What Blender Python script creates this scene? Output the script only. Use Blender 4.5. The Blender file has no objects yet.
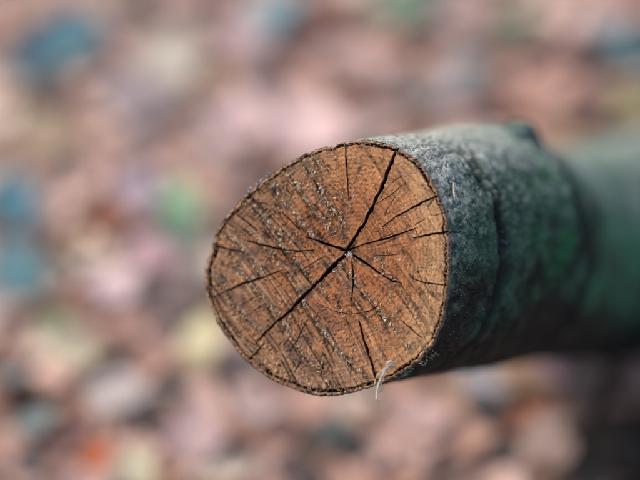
import bpy, math, random
import numpy as np
from mathutils import Vector, Matrix

rng = np.random.default_rng(7)
random.seed(7)
scene = bpy.context.scene
COL = scene.collection

# ------------------------------------------------------------------ camera, sky, sun, exposure
CAM_H, PITCH = 0.88, math.radians(42.0)
LENS, SENSOR = 85.0, 36.0
FSTOP = 1.6
FOCUS = 0.757
cam = bpy.data.cameras.new("camera")
cam.lens, cam.sensor_width, cam.sensor_fit = LENS, SENSOR, 'HORIZONTAL'
cam.clip_start, cam.clip_end = 0.02, 500.0
cam.dof.use_dof = True
cam.dof.focus_distance = FOCUS
cam.dof.aperture_fstop = FSTOP
cam.dof.aperture_blades = 0
camo = bpy.data.objects.new("camera", cam)
COL.objects.link(camo)
camo.location = (0, 0, CAM_H)
camo.rotation_euler = (math.pi / 2 - PITCH, 0, 0)
scene.camera = camo

SUN_DIR = Vector((-0.62, 0.18, 0.76)).normalized()          # towards the sun
elev = math.asin(SUN_DIR.z)
azim = math.atan2(SUN_DIR.x, SUN_DIR.y)
world = bpy.data.worlds.new("World")
scene.world = world
world.use_nodes = True
wn = world.node_tree
wn.nodes.clear()
sky = wn.nodes.new('ShaderNodeTexSky')
sky.sky_type = 'NISHITA'
sky.sun_disc = False
sky.sun_elevation = elev
sky.sun_rotation = azim % (2 * math.pi)
sky.air_density, sky.dust_density, sky.ozone_density = 1.0, 3.0, 1.0
bg = wn.nodes.new('ShaderNodeBackground')
bg.inputs['Strength'].default_value = 0.13
wo = wn.nodes.new('ShaderNodeOutputWorld')
wn.links.new(sky.outputs[0], bg.inputs['Color'])
wn.links.new(bg.outputs[0], wo.inputs['Surface'])
sun = bpy.data.lights.new("sun", 'SUN')
sun.energy = 1.3
sun.angle = math.radians(28)
sun.color = (1.0, 0.90, 0.78)
suno = bpy.data.objects.new("sun", sun)
COL.objects.link(suno)
suno.location = SUN_DIR * 8
suno.rotation_euler = SUN_DIR.to_track_quat('Z', 'Y').to_euler()

vs = scene.view_settings
vs.view_transform, vs.look = 'Standard', 'None'
vs.exposure, vs.gamma = 0.86, 1.0
vs.use_curve_mapping = False
scene.cycles.use_denoising = True
scene.cycles.max_bounces = 6

# ------------------------------------------------------------------ camera frame helpers
RIGHT = np.array([1.0, 0, 0])
FWD = np.array([0, math.cos(PITCH), -math.sin(PITCH)])
UP = np.array([0, math.sin(PITCH), math.cos(PITCH)])
EYE = np.array([0, 0, CAM_H])
K = SENSOR / LENS / 640.0                                    # metres per photo pixel per metre of distance

def to_world(c):                                             # (right, up, away) -> world
    c = np.asarray(c, float)
    return EYE + c[..., 0:1] * RIGHT + c[..., 1:2] * UP + c[..., 2:3] * FWD

def at(x, y, w):
    return to_world(np.array([(x - 320) * K * w, (240 - y) * K * w, w]))

def on_ground(x, y, z=0.0):
    d = FWD + (x - 320) * K * RIGHT + (240 - y) * K * UP
    t = (z - CAM_H) / d[2]
    return EYE + t * d, t

def project(P):
    r = P - EYE
    w = r @ FWD
    return 320 + (r @ RIGHT) / (K * w), 240 - (r @ UP) / (K * w), w

def lin(r, g, b):
    f = lambda c: (c / 255 / 12.92) if c / 255 <= 0.04045 else ((c / 255 + 0.055) / 1.055) ** 2.4
    return np.array([f(r), f(g), f(b)])

def sstep(a, b, x):
    t = np.clip((x - a) / (b - a), 0, 1)
    return t * t * (3 - 2 * t)

# ------------------------------------------------------------------ noise
def _hash(ix, iy, iz, seed):
    h = (ix.astype(np.int64) * 374761393 + iy.astype(np.int64) * 668265263 + iz.astype(np.int64) * 2147483647 + seed * 974634777) & 0xffffffff
    h = ((h ^ (h >> 13)) * 1274126177) & 0xffffffff
    h = ((h ^ (h >> 16)) * 2246822519) & 0xffffffff
    return ((h ^ (h >> 15)) & 0xffff) / 32767.5 - 1.0

def noise(x, y, z=0.0, seed=0):
    x, y, z = np.broadcast_arrays(np.asarray(x, float), np.asarray(y, float), np.asarray(z, float))
    x, y, z = 0.36 * x + 0.48 * y - 0.8 * z, -0.8 * x + 0.6 * y, 0.48 * x + 0.64 * y + 0.6 * z
    fx, fy, fz = np.floor(x), np.floor(y), np.floor(z)
    ux, uy, uz = x - fx, y - fy, z - fz
    s = lambda t: t * t * t * (t * (t * 6 - 15) + 10)
    sx, sy, sz = s(ux), s(uy), s(uz)
    def c(i, j, k): return _hash(fx + i, fy + j, fz + k, seed)
    a = c(0,0,0) + (c(1,0,0) - c(0,0,0)) * sx
    b = c(0,1,0) + (c(1,1,0) - c(0,1,0)) * sx
    lo = a + (b - a) * sy
    if not np.any(uz):
        return lo
    a = c(0,0,1) + (c(1,0,1) - c(0,0,1)) * sx
    b = c(0,1,1) + (c(1,1,1) - c(0,1,1)) * sx
    return lo + (a + (b - a) * sy - lo) * sz

def fbm(x, y, z=0.0, octs=4, seed=0):
    t, amp, f = 0.0, 1.0, 1.0
    for o in range(octs):
        t = t + amp * noise(x * f + 13.7 * o, y * f - 7.1 * o, np.asarray(z) * f, seed + o)
        amp *= 0.5; f *= 2.03
    return t / 1.6

# ------------------------------------------------------------------ object helpers
def make_mesh(name, verts, faces, col=None, smooth=True):
    verts = np.ascontiguousarray(verts, dtype=np.float32)
    faces = np.ascontiguousarray(faces, dtype=np.int32)
    n, k = faces.shape
    me = bpy.data.meshes.new(name)
    me.vertices.add(len(verts)); me.vertices.foreach_set("co", verts.ravel())
    me.loops.add(n * k); me.loops.foreach_set("vertex_index", faces.ravel())
    me.polygons.add(n); me.polygons.foreach_set("loop_start", np.arange(n, dtype=np.int32) * k)
    me.polygons.foreach_set("use_smooth", np.full(n, smooth, dtype=bool))
    me.update(calc_edges=True)
    if col is not None:
        a = me.color_attributes.new("tone", 'FLOAT_COLOR', 'POINT')
        c = np.ones((len(verts), 4), np.float32); c[:, :3] = np.clip(col, 0, 1)
        a.data.foreach_set("color", c.ravel())
    return me

def link(name, me, mat, parent=None):
    o = bpy.data.objects.new(name, me)
    COL.objects.link(o)
    if mat is not None and len(me.materials) == 0: me.materials.append(mat)
    if parent is not None:
        o.parent = parent
        o.matrix_parent_inverse = Matrix.Translation(-Vector(parent.location))
    return o

def tag(o, label=None, cat=None, group=None, kind=None):
    if label: o['label'] = label
    if cat: o['category'] = cat
    if group: o['group'] = group
    if kind: o['kind'] = kind
    return o

def empty(name, loc):
    o = bpy.data.objects.new(name, None)
    COL.objects.link(o)
    o.location = Vector(loc)
    return o

def grid_faces(nk, nj, wrap):
    k = np.arange(nk - 1)[:, None]
    j = np.arange(nj if wrap else nj - 1)[None, :]
    j2 = (j + 1) % nj
    a = k * nj + j; b = k * nj + j2; c = (k + 1) * nj + j2; d = (k + 1) * nj + j
    return np.stack([a, b, c, d], -1).reshape(-1, 4)

def submesh(verts, faces, col):
    used, inv = np.unique(faces.ravel(), return_inverse=True)
    return verts[used], inv.reshape(faces.shape), (None if col is None else col[used])

def tube(path, radii, sides=8, rough=0.0, seed=0, cap=True):
    path = np.asarray(path, float); radii = np.broadcast_to(np.asarray(radii, float), (len(path),))
    T = np.gradient(path, axis=0); T /= np.linalg.norm(T, axis=1)[:, None]
    ref = np.array([0.3, 0.2, 1.0]); ref /= np.linalg.norm(ref)
    V = []
    for i, (p, t, r) in enumerate(zip(path, T, radii)):
        a = np.cross(t, ref); a /= np.linalg.norm(a); b = np.cross(t, a)
        ang = np.arange(sides) * 2 * math.pi / sides
        rr = r * (1 + rough * noise(ang * 1.3 + 5 * np.cos(ang), i * 0.9, 0.0, seed))
        V.append(p + rr[:, None] * (np.cos(ang)[:, None] * a + np.sin(ang)[:, None] * b))
    V = np.concatenate(V)
    F = grid_faces(len(path), sides, True)
    if cap:
        n0 = len(V)
        V = np.concatenate([V, path[:1], path[-1:]])
        j = np.arange(sides); j2 = (j + 1) % sides
        last = (len(path) - 1) * sides
        F = np.concatenate([F, np.stack([np.full(sides, n0), j2, j, j], -1)[:, :4], np.stack([np.full(sides, n0 + 1), last + j, last + j2, last + j2], -1)])
        tri = F[-2 * sides:, :3]
        return V, F[:-2 * sides], tri
    return V, F, None

def tube_mesh(name, path, radii, sides=8, rough=0.0, seed=0):
    V, F, T = tube(path, radii, sides, rough, seed)
    me = bpy.data.meshes.new(name)
    me.from_pydata(V.tolist(), [], F.tolist() + T.tolist())
    me.polygons.foreach_set("use_smooth", np.ones(len(me.polygons), dtype=bool))
    me.update()
    return me

# ------------------------------------------------------------------ materials
def new_mat(name, rough=0.8, spec=0.3):
    m = bpy.data.materials.new(name); m.use_nodes = True
    b = m.node_tree.nodes['Principled BSDF']
    b.inputs['Roughness'].default_value = rough
    b.inputs['Specular IOR Level'].default_value = spec
    return m, m.node_tree, b

def grain(nt, src, b, scale=900.0, lo=0.72, hi=1.25, bump=0.0, bump_scale=None, coord='Object'):
    """multiplies a colour by fine noise and adds a little bump"""
    tc = nt.nodes.new('ShaderNodeTexCoord')
    nz = nt.nodes.new('ShaderNodeTexNoise'); nz.inputs['Scale'].default_value = scale; nz.inputs['Detail'].default_value = 4
    nt.links.new(tc.outputs[coord], nz.inputs['Vector'])
    mr = nt.nodes.new('ShaderNodeMapRange')
    mr.inputs['From Min'].default_value = 0.3; mr.inputs['From Max'].default_value = 0.7
    mr.inputs['To Min'].default_value = lo; mr.inputs['To Max'].default_value = hi
    nt.links.new(nz.outputs['Fac'], mr.inputs['Value'])
    mx = nt.nodes.new('ShaderNodeMix'); mx.data_type = 'RGBA'; mx.blend_type = 'MULTIPLY'; mx.inputs[0].default_value = 1.0
    nt.links.new(src, mx.inputs[6]); nt.links.new(mr.outputs[0], mx.inputs[7])
    nt.links.new(mx.outputs[2], b.inputs['Base Color'])
    if bump:
        n2 = nt.nodes.new('ShaderNodeTexNoise'); n2.inputs['Scale'].default_value = bump_scale or scale; n2.inputs['Detail'].default_value = 5
        nt.links.new(tc.outputs[coord], n2.inputs['Vector'])
        bp = nt.nodes.new('ShaderNodeBump'); bp.inputs['Strength'].default_value = 0.6; bp.inputs['Distance'].default_value = bump
        nt.links.new(n2.outputs['Fac'], bp.inputs['Height']); nt.links.new(bp.outputs[0], b.inputs['Normal'])

def attr_mat(name, rough, spec, **kw):
    m, nt, b = new_mat(name, rough, spec)
    a = nt.nodes.new('ShaderNodeAttribute'); a.attribute_name = 'tone'
    grain(nt, a.outputs['Color'], b, **kw)
    return m

def rgb_mat(name, rgb, rough=0.8, spec=0.3, **kw):
    m, nt, b = new_mat(name, rough, spec)
    r = nt.nodes.new('ShaderNodeRGB'); r.outputs[0].default_value = (*rgb, 1)
    grain(nt, r.outputs[0], b, **kw)
    return m

M_wood = attr_mat('sawn_wood', 0.75, 0.25, scale=1400, lo=0.8, hi=1.2, bump=0.0002, bump_scale=2500)
M_bark = attr_mat('bark', 0.85, 0.25, scale=1300, lo=0.55, hi=1.4, bump=0.0006, bump_scale=1500)
M_fibre = attr_mat('pale_fibre', 0.8, 0.2, scale=800, lo=0.8, hi=1.2)
M_litter = attr_mat('dry_leaf_litter', 0.6, 0.35, scale=60, lo=0.75, hi=1.2, bump=0.001, bump_scale=120)
M_twig = rgb_mat('twig_bark', (0.026, 0.02, 0.017), scale=200, lo=0.6, hi=1.4, bump=0.0006)
M_stump = rgb_mat('stump_bark', (0.026, 0.021, 0.018), 0.85, scale=60, lo=0.5, hi=1.5, bump=0.004, bump_scale=90)
M_soil = rgb_mat('forest_soil', (0.14, 0.10, 0.08), 0.9, scale=35, lo=0.5, hi=1.6, bump=0.006, bump_scale=60)
M_leaf, nt, b = new_mat('dry_leaf', 0.55, 0.35)
oi = nt.nodes.new('ShaderNodeObjectInfo')
grain(nt, oi.outputs['Color'], b, scale=55, lo=0.78, hi=1.18, bump=0.001, bump_scale=150)

# ------------------------------------------------------------------ the sawn log
D0 = 0.76
YAW = math.radians(13)
PITH = np.array([(347 - 320) * K * D0, (240 - 253) * K * D0, D0])
def frame(a):
    return np.array([math.cos(a), 0, -math.sin(a)]), np.array([0.0, 1, 0]), np.array([-math.sin(a), 0, -math.cos(a)])
FT, FU, FN = frame(YAW)
def face_xy(x, y):
    """photo pixel -> metres on the plane of the cut, from the pith"""
    x, y = np.asarray(x, float), np.asarray(y, float)
    d = np.stack([(x - 320) * K, (240 - y) * K, np.ones_like(x)], -1)
    t = (PITH @ FN) / (d @ FN)
    P = d * t[..., None] - PITH
    return P @ FT, P @ FU
def face_cam(fx, fy, h=0.0):
    return PITH + fx[..., None] * FT + fy[..., None] * FU + np.asarray(h)[..., None] * FN
MM = 1e-3
PXM = K * D0                                                 # one photo pixel on the cut, in metres

OUT = [(360,140),(377,141),(393,146),(410,155),(423,167),(432,180),(439,197),(445,212),(448,232),(449.5,252),(448.5,283),(445,308),(440,329),
 (432.5,345.5),(420,360),(405,372.5),(391,380),(373,387),(352.5,393),(332,396.5),(311,395),(297,391),(283,386.5),(262.5,375.5),(246,361.5),(233,346),
 (221,330),(212.5,313),(206,295),(205,279),(206,263),(212,246),(218,229),(232,209.5),(247,194),(263,181.5),(280,168),(297,158),(313,150),(337,144)]
ox, oy = face_xy(*np.array(OUT).T)
oth = np.arctan2(oy, ox); orad = np.hypot(ox, oy)
o_ = np.argsort(oth); oth, orad = oth[o_], orad[o_]
fine = np.linspace(-math.pi, math.pi, 2881)[:-1]
rf = np.interp(fine, np.r_[oth - 2*math.pi, oth, oth + 2*math.pi], np.tile(orad, 3))
ker = np.exp(-0.5 * (np.arange(-30, 31) / 12.0) ** 2); ker /= ker.sum()
rf = np.convolve(np.r_[rf[-30:], rf, rf[:30]], ker, 'valid')
def R_out(th):
    base = np.interp((th + math.pi) % (2*math.pi) - math.pi, np.r_[fine, math.pi], np.r_[rf, rf[0]])
    c, s = np.cos(th), np.sin(th)
    return base + MM * (0.45 * noise(c * 14, s * 14, 3.3, 5) + 0.35 * noise(c * 45, s * 45, 1.7, 6))

log_base = to_world(np.array([0.42, -0.03, 1.45]))
log_base[2] = 0.0
log = empty('fallen_log', log_base)
tag(log, 'sawn mossy log with cracked orange brown end grain pointing at the viewer', 'log')

# --- the cut: polar sheet with real cracks, saw ridges, a bark gap and a bark rim
NT, NR = 1500, 270
th = np.linspace(0, 2*math.pi, NT, endpoint=False)
s = np.linspace(0, 1, NR) ** 0.85
s = np.r_[s[s < 0.93], np.linspace(0.93, 1.0, 30)]
NR = len(s)
S, TH = np.meshgrid(s, th, indexing='ij')
Rt = R_out(th)[None, :] * np.ones_like(S)
RM = Rt * S
X, Y = RM * np.cos(TH), RM * np.sin(TH)
PX, PY = X / PXM, Y / PXM                                    # in photo pixels from the pith, y up

sa = math.radians(-51)
warp = 5 * noise(PX / 45, PY / 45, 0.2, 30)
AL = PX * math.cos(sa) + PY * math.sin(sa)
Q = -PX * math.sin(sa) + PY * math.cos(sa) + warp + 0.0006 * AL ** 2
saw1 = noise(Q / 6.5, AL / 120, 0.5, 31)
saw2 = noise(Q / 2.6, AL / 55, 0.5, 32)
saw3 = noise(Q / 1.2, AL / 26, 0.5, 33)
ul = sstep(40, -70, PX + 0.25 * PY)                           # rougher towards the left
rough_amt = 0.45 + 0.75 * ul
h = MM * rough_amt * (0.55 * saw1 + 0.52 * saw2 + 0.2 * saw3)
tear = sstep(0.12, 0.6, saw1 + 0.5 * noise(PX / 9, PY / 9, 0, 34))
chip = noise(PX / 2.6, PY / 2.6, 0, 35) + 0.6 * noise(PX / 1.3, PY / 1.3, 0, 36)
h += MM * rough_amt * tear * 0.42 * chip
h += MM * 0.10 * noise(PX / 1.4, PY / 1.4, 0, 37) + MM * 0.5 * noise(PX / 30, PY / 30, 0, 38)
tw = TH + 0.05 * noise(PX / 20, PY / 20, 0, 12)
radial = noise(np.cos(tw) * 26, np.sin(tw) * 26, RM / PXM / 40, 39)
chk = sstep(0.86, 0.98, 1 - np.abs(noise(np.cos(tw) * 7, np.sin(tw) * 7, RM / PXM / 60, 150)) * 1.5) * sstep(0.0, 0.4, noise(np.cos(TH) * 5, np.sin(TH) * 5, RM / PXM / 14, 151)) * sstep(14, 45, RM / PXM)
h -= MM * 0.45 * chk
h += MM * 0.07 * radial * sstep(10, 40, RM / PXM)
rings = np.sin(RM / Rt * 150 + 3.5 * noise(PX / 26, PY / 26, 0, 40))
h += MM * 0.05 * rings

# fine saw lines all over, broken into short runs, and small pits
ln1 = sstep(0.80, 0.97, 1 - np.abs(noise(Q / 7.0, AL / 70, 5.5, 131)) * 1.6) * sstep(-0.45, 0.25, noise(Q / 9, AL / 11, 7.5, 132))
ln2 = sstep(0.78, 0.97, 1 - np.abs(noise(Q / 4.2, AL / 38, 9.5, 133)) * 1.6) * sstep(-0.1, 0.45, noise(Q / 6, AL / 8, 3.5, 134))
lines = np.clip(ln1 + 0.7 * ln2, 0, 1) * (0.60 + 0.55 * ul)
pits = sstep(0.42, 0.75, noise(PX / 2.1, PY / 2.1, 4.0, 135) + 0.45 * noise(PX / 6, PY / 6, 2.0, 136)) * (0.45 + 0.55 * ul)
h -= MM * (0.85 * lines + 0.45 * pits)
shift_ln = np.roll(lines, 2, axis=1)
# saw lines with torn crumbs
SAW = [([(298,150),(318,187),(347,232)], 1.0), ([(284,166),(306,202),(332,236)], 0.8), ([(219,226),(245,254),(263,279)], 1.2), ([(254,208),(274,236),(292,256)], 0.7),
 ([(335,258),(360,290),(385,320),(411,353)], 1.1), ([(298,298),(330,343),(366,381)], 0.9), ([(258,225),(300,268),(345,318)], 0.8), ([(282,330),(305,358),(331,388)], 0.7),
 ([(243,196),(264,218),(284,240)], 0.8), ([(230,262),(262,300),(300,345)], 0.6), ([(318,250),(352,300),(392,352)], 0.6), ([(372,252),(398,290),(425,330)], 0.5),
 ([(268,180),(298,222),(318,244)], 0.9), ([(215,275),(240,310),(262,335)], 0.5), ([(310,154),(330,180),(352,212)], 0.6), ([(222,250),(255,288),(290,332)], 0.5), ([(345,150),(362,178)], 0.4)]
def seg_dist(poly):
    """distance in photo px to a polyline, signed side and parameter"""
    P = np.array(poly, float)
    fx, fy = face_xy(P[:, 0], P[:, 1])
    P = np.stack([fx, fy], -1) / PXM
    L = np.r_[0, np.cumsum(np.linalg.norm(np.diff(P, axis=0), axis=1))]
    best = np.full(PX.shape, 1e9); par = np.zeros(PX.shape); side = np.zeros(PX.shape)
    for i in range(len(P) - 1):
        a, d = P[i], P[i + 1] - P[i]
        l2 = d @ d
        t = np.clip(((PX - a[0]) * d[0] + (PY - a[1]) * d[1]) / l2, 0, 1)
        ex, ey = PX - a[0] - t * d[0], PY - a[1] - t * d[1]
        dist = np.hypot(ex, ey)
        m = dist < best
        best[m] = dist[m]; par[m] = ((L[i] + t * (L[i+1] - L[i])) / L[-1])[m]
        side[m] = np.sign(d[0] * ey - d[1] * ex)[m]
    return best, par, side, L[-1]
wob = 1.3 * noise(PX / 7, PY / 7, 0, 50) + 0.5 * noise(PX / 2.5, PY / 2.5, 0, 51)
saw_dirt = np.zeros_like(PX); saw_pale = np.zeros_like(PX)
for i, (poly, amp) in enumerate(SAW):
    d, par, side, L = seg_dist(poly)
    sd = d * side + wob
    end = sstep(0, 0.08, par) * sstep(1, 0.92, par)
    brk = sstep(-0.35, 0.35, noise(par * L / 9, i * 3.1, 0, 52))
    ridge = np.exp(-((sd - 1.8) / 1.3) ** 2) * (0.55 + 0.5 * chip)
    trough = np.exp(-((sd + 1.2) / 1.2) ** 2) * brk
    h += MM * amp * end * (0.9 * ridge * brk - 1.15 * trough)
    saw_pale += amp * end * brk * np.exp(-((sd - 1.8) / 1.4) ** 2) * sstep(-0.3, 0.5, chip)
    saw_dirt += amp * end * trough * 0.9 + amp * end * np.exp(-(sd / 6.0) ** 2) * 0.18

# cracks: (points with half width px, depth mm)
CR = [
 ([(347,251),(352,243),(363,225),(372,209),(376,199),(381,190),(387,172),(393,158),(399,147)], [2.0,1.7,1.9,1.8,1.3,1.9,1.8,1.4,1.0], 9),
 ([(346,254),(338,261),(328,272),(315,285),(300,300),(290,311),(279,321)], [2.2,2.0,2.4,2.2,1.8,1.6,0.9], 9),
 ([(280,318),(267,331),(256,343)], [0.9,1.5,0.8], 6),
 ([(264,343),(255,354),(247,361)], [0.5,1.0,0.9], 5),
 ([(345,250),(333,246.5),(320,242),(306,237)], [2.0,1.6,1.6,0.7], 8),
 ([(314,250),(298,251.5),(280,249),(262,245),(247,241)], [0.5,1.0,1.3,1.2,0.6], 6),
 ([(242,252),(232,250),(222,247.5),(212,244)], [0.6,1.2,1.3,1.0], 6),
 ([(281,270.5),(262,278),(245,283),(228,290),(212,298)], [0.5,1.4,1.5,0.9,0.4], 6),
 ([(350,250),(362,245),(385,239),(403,233),(416,228)], [1.2,0.9,1.2,1.0,0.4], 6),
 ([(382,227),(397,216),(412,208),(425,201),(440,195)], [0.5,1.0,1.3,1.2,1.0], 6),
 ([(413,238),(425,235.5),(440,233),(450,231.5)], [0.5,1.1,1.1,1.0], 6),
 ([(352,255),(362,261),(372,268),(380,274),(392,281),(402,283.5)], [1.8,1.5,1.6,1.2,1.0,0.4], 7),
 ([(412,278.5),(425,283),(447,285.5)], [0.4,0.9,0.7], 5),
 ([(352,262),(353.5,277),(353,290),(351,303)], [0.8,1.0,0.9,0.4], 4),
 ([(359,321),(364,340),(370,358),(377,383)], [0.8,1.3,1.4,1.2], 6),
 ([(346,145),(346.5,165),(348,185),(349,202)], [0.7,0.8,0.7,0.3], 4),
 ([(305,323),(298,339),(290,351)], [0.4,0.8,0.4], 4),
 ([(401,320),(411,329),(422,338)], [0.4,0.8,0.4], 4),
 ([(314,179),(318,190)], [0.8,1.1], 4),
 ([(324,361),(321,376)], [0.6,0.4], 3),
 ([(281,212),(290,220),(299,229)], [0.6,1.0,0.7], 3.5),
 ([(234,212),(247,222),(257,230)], [0.6,0.9,0.5], 3.5),
 ([(270,300),(254,311)], [0.4,0.7], 3),
 ([(298,272),(323,257)], [0.35,0.5], 2.5),
 ([(372,255),(386,255.5),(400,254)], [0.3,0.45,0.3], 2.5),
 ([(374,205),(390,196),(402,185)], [0.3,0.5,0.3], 2),
 ([(321,304),(333,311),(350,314.5),(368,311.5),(380,305)], [0.2,0.45,0.3,0.5,0.2], 2),
]
crack_id = np.full(PX.shape, -1); crack_cut = np.zeros(PX.shape)
jag = 0.9 * noise(PX / 5, PY / 5, 0, 60) + 0.35 * noise(PX / 1.7, PY / 1.7, 0, 61)
for i, (poly, wid, dep) in enumerate(CR):
    d, par, side, L = seg_dist(poly)
    P = np.array(poly); cum = np.r_[0, np.cumsum(np.linalg.norm(np.diff(P, axis=0), axis=1))]
    w = np.interp(par, cum / cum[-1], wid)
    w = w * (0.9 if i < 2 else 0.74)
    w = w * (1 + 0.22 * noise(par * L / 6, i * 7.7, 0, 62))
    dd = np.abs(d * side + jag * np.minimum(1, w * 0.6))
    dd = np.where(d > 6, d, dd)
    cut = MM * dep * sstep(1.15, 0.35, dd / w) * np.where(d < w * 1.6 + 1, 1, 0)
    m = cut > np.maximum(crack_cut, 0.35 * MM)
    crack_id[m] = i
    crack_cut = np.maximum(crack_cut, cut)
    h += MM * 0.15 * np.exp(-((dd - w * 1.3) / 1.0) ** 2) * (par > 0.02) * (par < 0.98)

# the gap between wood and bark, bridged by crumbs, and the bark rim
arc = TH * 118
bead = noise(np.cos(TH) * 34, np.sin(TH) * 34, 2.2, 70) + 0.7 * noise(np.cos(TH) * 75, np.sin(TH) * 75, 8.2, 71)
g0 = 0.965 + 0.008 * noise(np.cos(TH) * 9, np.sin(TH) * 9, 4.4, 72)
gw = 0.0092 + 0.0070 * noise(np.cos(TH) * 6, np.sin(TH) * 6, 6.4, 73) + 0.003 * bead
gap = np.exp(-(np.maximum(0, np.abs(S - g0) - gw * 0.45) / (gw * 0.55)) ** 2)
crumb = sstep(0.15, 0.75, bead + 0.5 * noise(PX / 1.5, PY / 1.5, 0, 74))
gapd = gap * (1 - 0.8 * crumb)
rim = sstep(0.973, 0.984, S)
h += MM * rim * (0.55 * noise(PX / 3, PY / 3, 0, 75) + 0.45 * noise(PX / 1.4, PY / 1.4, 0, 76) - 0.3)
h -= MM * 1.3 * sstep(0.985, 1.0, S)
h -= MM * 4.0 * gapd
inner = (S < 0.95)
h -= crack_cut * np.where(S < 0.99, 1, 0.6)
h[0, :] = h[0, :].mean()
pd = np.hypot(PX - 1.5, PY + 1.0)
h -= MM * 1.5 * np.exp(-(pd / 3.0) ** 2)

# tones of the wood
heart = lin(158, 100, 60); mid = lin(170, 115, 73); pale = lin(182, 140, 98); dark = lin(52, 40, 34); grey = lin(98, 84, 73); tan = lin(196, 172, 140)
rr = S + 0.06 * noise(PX / 22, PY / 22, 0, 80)
C = heart + (mid - heart) * sstep(0.35, 0.75, rr)[..., None]
east = sstep(20, 80, PX) * sstep(0.6, 0.85, rr)
C = C + (pale - C) * (0.6 * east + 0.25 * sstep(0.75, 0.95, rr))[..., None]
red = sstep(0.0, 0.7, noise(PX / 24, PY / 24, 3, 81) + 0.3) * sstep(0.75, 0.3, rr)
C = C * (1 - red[..., None] * np.array([0.08, 0.14, 0.14]))
band = np.sin(RM / Rt * 46 + 2.2 * noise(PX / 40, PY / 40, 0, 140)) * sstep(0.1, 0.3, S)
C = C * (1 + 0.09 * band + 0.12 * rings + 0.10 * radial + 0.14 * noise(PX / 10, PY / 10, 0, 82) + 0.10 * saw2)[..., None]
spots = sstep(0.35, 0.8, noise(PX / 4.2, PY / 4.2, 0, 83) + 0.5 * noise(PX / 1.9, PY / 1.9, 0, 84)) * (0.35 + 0.65 * sstep(-0.2, 0.5, noise(PX / 35, PY / 35, 0, 85)))
C = C + (dark - C) * (0.48 * spots)[..., None]
weather = sstep(0.0, 0.8, ul * 0.9 + 0.5 * noise(PX / 18, PY / 18, 0, 86) - 0.15) * sstep(0.25, 0.8, rr)
C = C + (grey - C) * (0.42 * weather)[..., None]
streak = sstep(0.25, 0.8, noise(Q / 3.6, AL / 46, 2.0, 87) + 0.35 * chip) * (0.35 + 0.65 * ul)
C = C + (dark - C) * (0.42 * streak)[..., None]
C = C + (dark * 0.8 - C) * np.clip(0.8 * saw_dirt, 0, 0.85)[..., None]
C = C + (dark * 0.75 - C) * np.clip(0.6 * lines + 0.42 * pits, 0, 0.8)[..., None]
C = C + (dark * 0.8 - C) * (0.5 * chk)[..., None]
C = C + (lin(206, 182, 148) - C) * np.clip(0.6 * saw_pale, 0, 0.7)[..., None]
crest = sstep(0.25, 0.8, saw2 + 0.4 * chip) * (0.3 + 0.7 * ul) * (1 - lines)
C = C + (tan * 0.9 - C) * (0.38 * crest)[..., None]
sooty = sstep(0.15, 0.75, noise(PX / 11, PY / 11, 6, 137) + 0.5 * noise(PX / 4, PY / 4, 6, 138)) * sstep(-0.1, 0.6, noise(PX / 40, PY / 40, 6, 139) + 0.7 * ul - 0.1)
C = C + (lin(60, 54, 52) - C) * (0.55 * sooty)[..., None]
paler = sstep(0.55, 1.0, chip) * tear
C = C + (tan - C) * (0.5 * paler)[..., None]
C = C + (dark * 0.7 - C) * np.clip(crack_cut / (1.6 * MM), 0, 0.85)[..., None]
C = C + (dark * 0.45 - C) * np.clip(1.3 * gapd, 0, 0.92)[..., None]
rimc = lin(158, 122, 90) * (1 + 0.45 * noise(PX / 2.0, PY / 2.0, 0, 88))[..., None]
nick = sstep(0.25, 0.7, noise(PX / 2.6, PY / 2.6, 7, 89) + 0.4 * noise(PX / 8, PY / 8, 7, 91))
rimc = rimc + (dark * 0.6 - rimc) * (0.8 * nick)[..., None]
h -= MM * 0.7 * nick * rim
pinkish = lin(134, 112, 108)
rimc = rimc + (pinkish - rimc) * (0.4 * sstep(0.984, 0.995, S))[..., None]
C = C + (rimc - C) * (rim * (1 - np.clip(gapd, 0, 1)))[..., None]
C = np.clip(C, 0.008, 0.8)

face_pts = to_world(face_cam(X, Y, h).reshape(-1, 3)) - 0.0
FV = face_pts
FF = grid_faces(NR, NT, True)
FF = FF[:, ::-1]
fc = C.reshape(-1, 3)
rowS = S.reshape(-1)[FF].mean(1)
fid = crack_id.reshape(-1)[FF]
fid = np.where((fid >= 0).sum(1) >= 2, fid.max(1), -1)
is_rim = rowS > 0.956
fid[is_rim] = -1
v_, f_, c_ = submesh(FV, FF[(fid < 0) & ~is_rim], fc)
cut_face = link('cut_face', make_mesh('cut_face', v_, f_, c_), M_wood, log)
cut_face['label'] = 'orange brown end grain with radial cracks and diagonal saw marks'
v_, f_, c_ = submesh(FV, FF[is_rim], fc)
link('inner_bark', make_mesh('inner_bark', v_, f_, c_), M_wood, log)
for i in range(len(CR)):
    sel = fid == i
    if sel.sum() > 20:
        v_, f_, c_ = submesh(FV, FF[sel], fc)
        link('crack', make_mesh('crack', v_, f_, c_), M_wood, cut_face)

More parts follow.
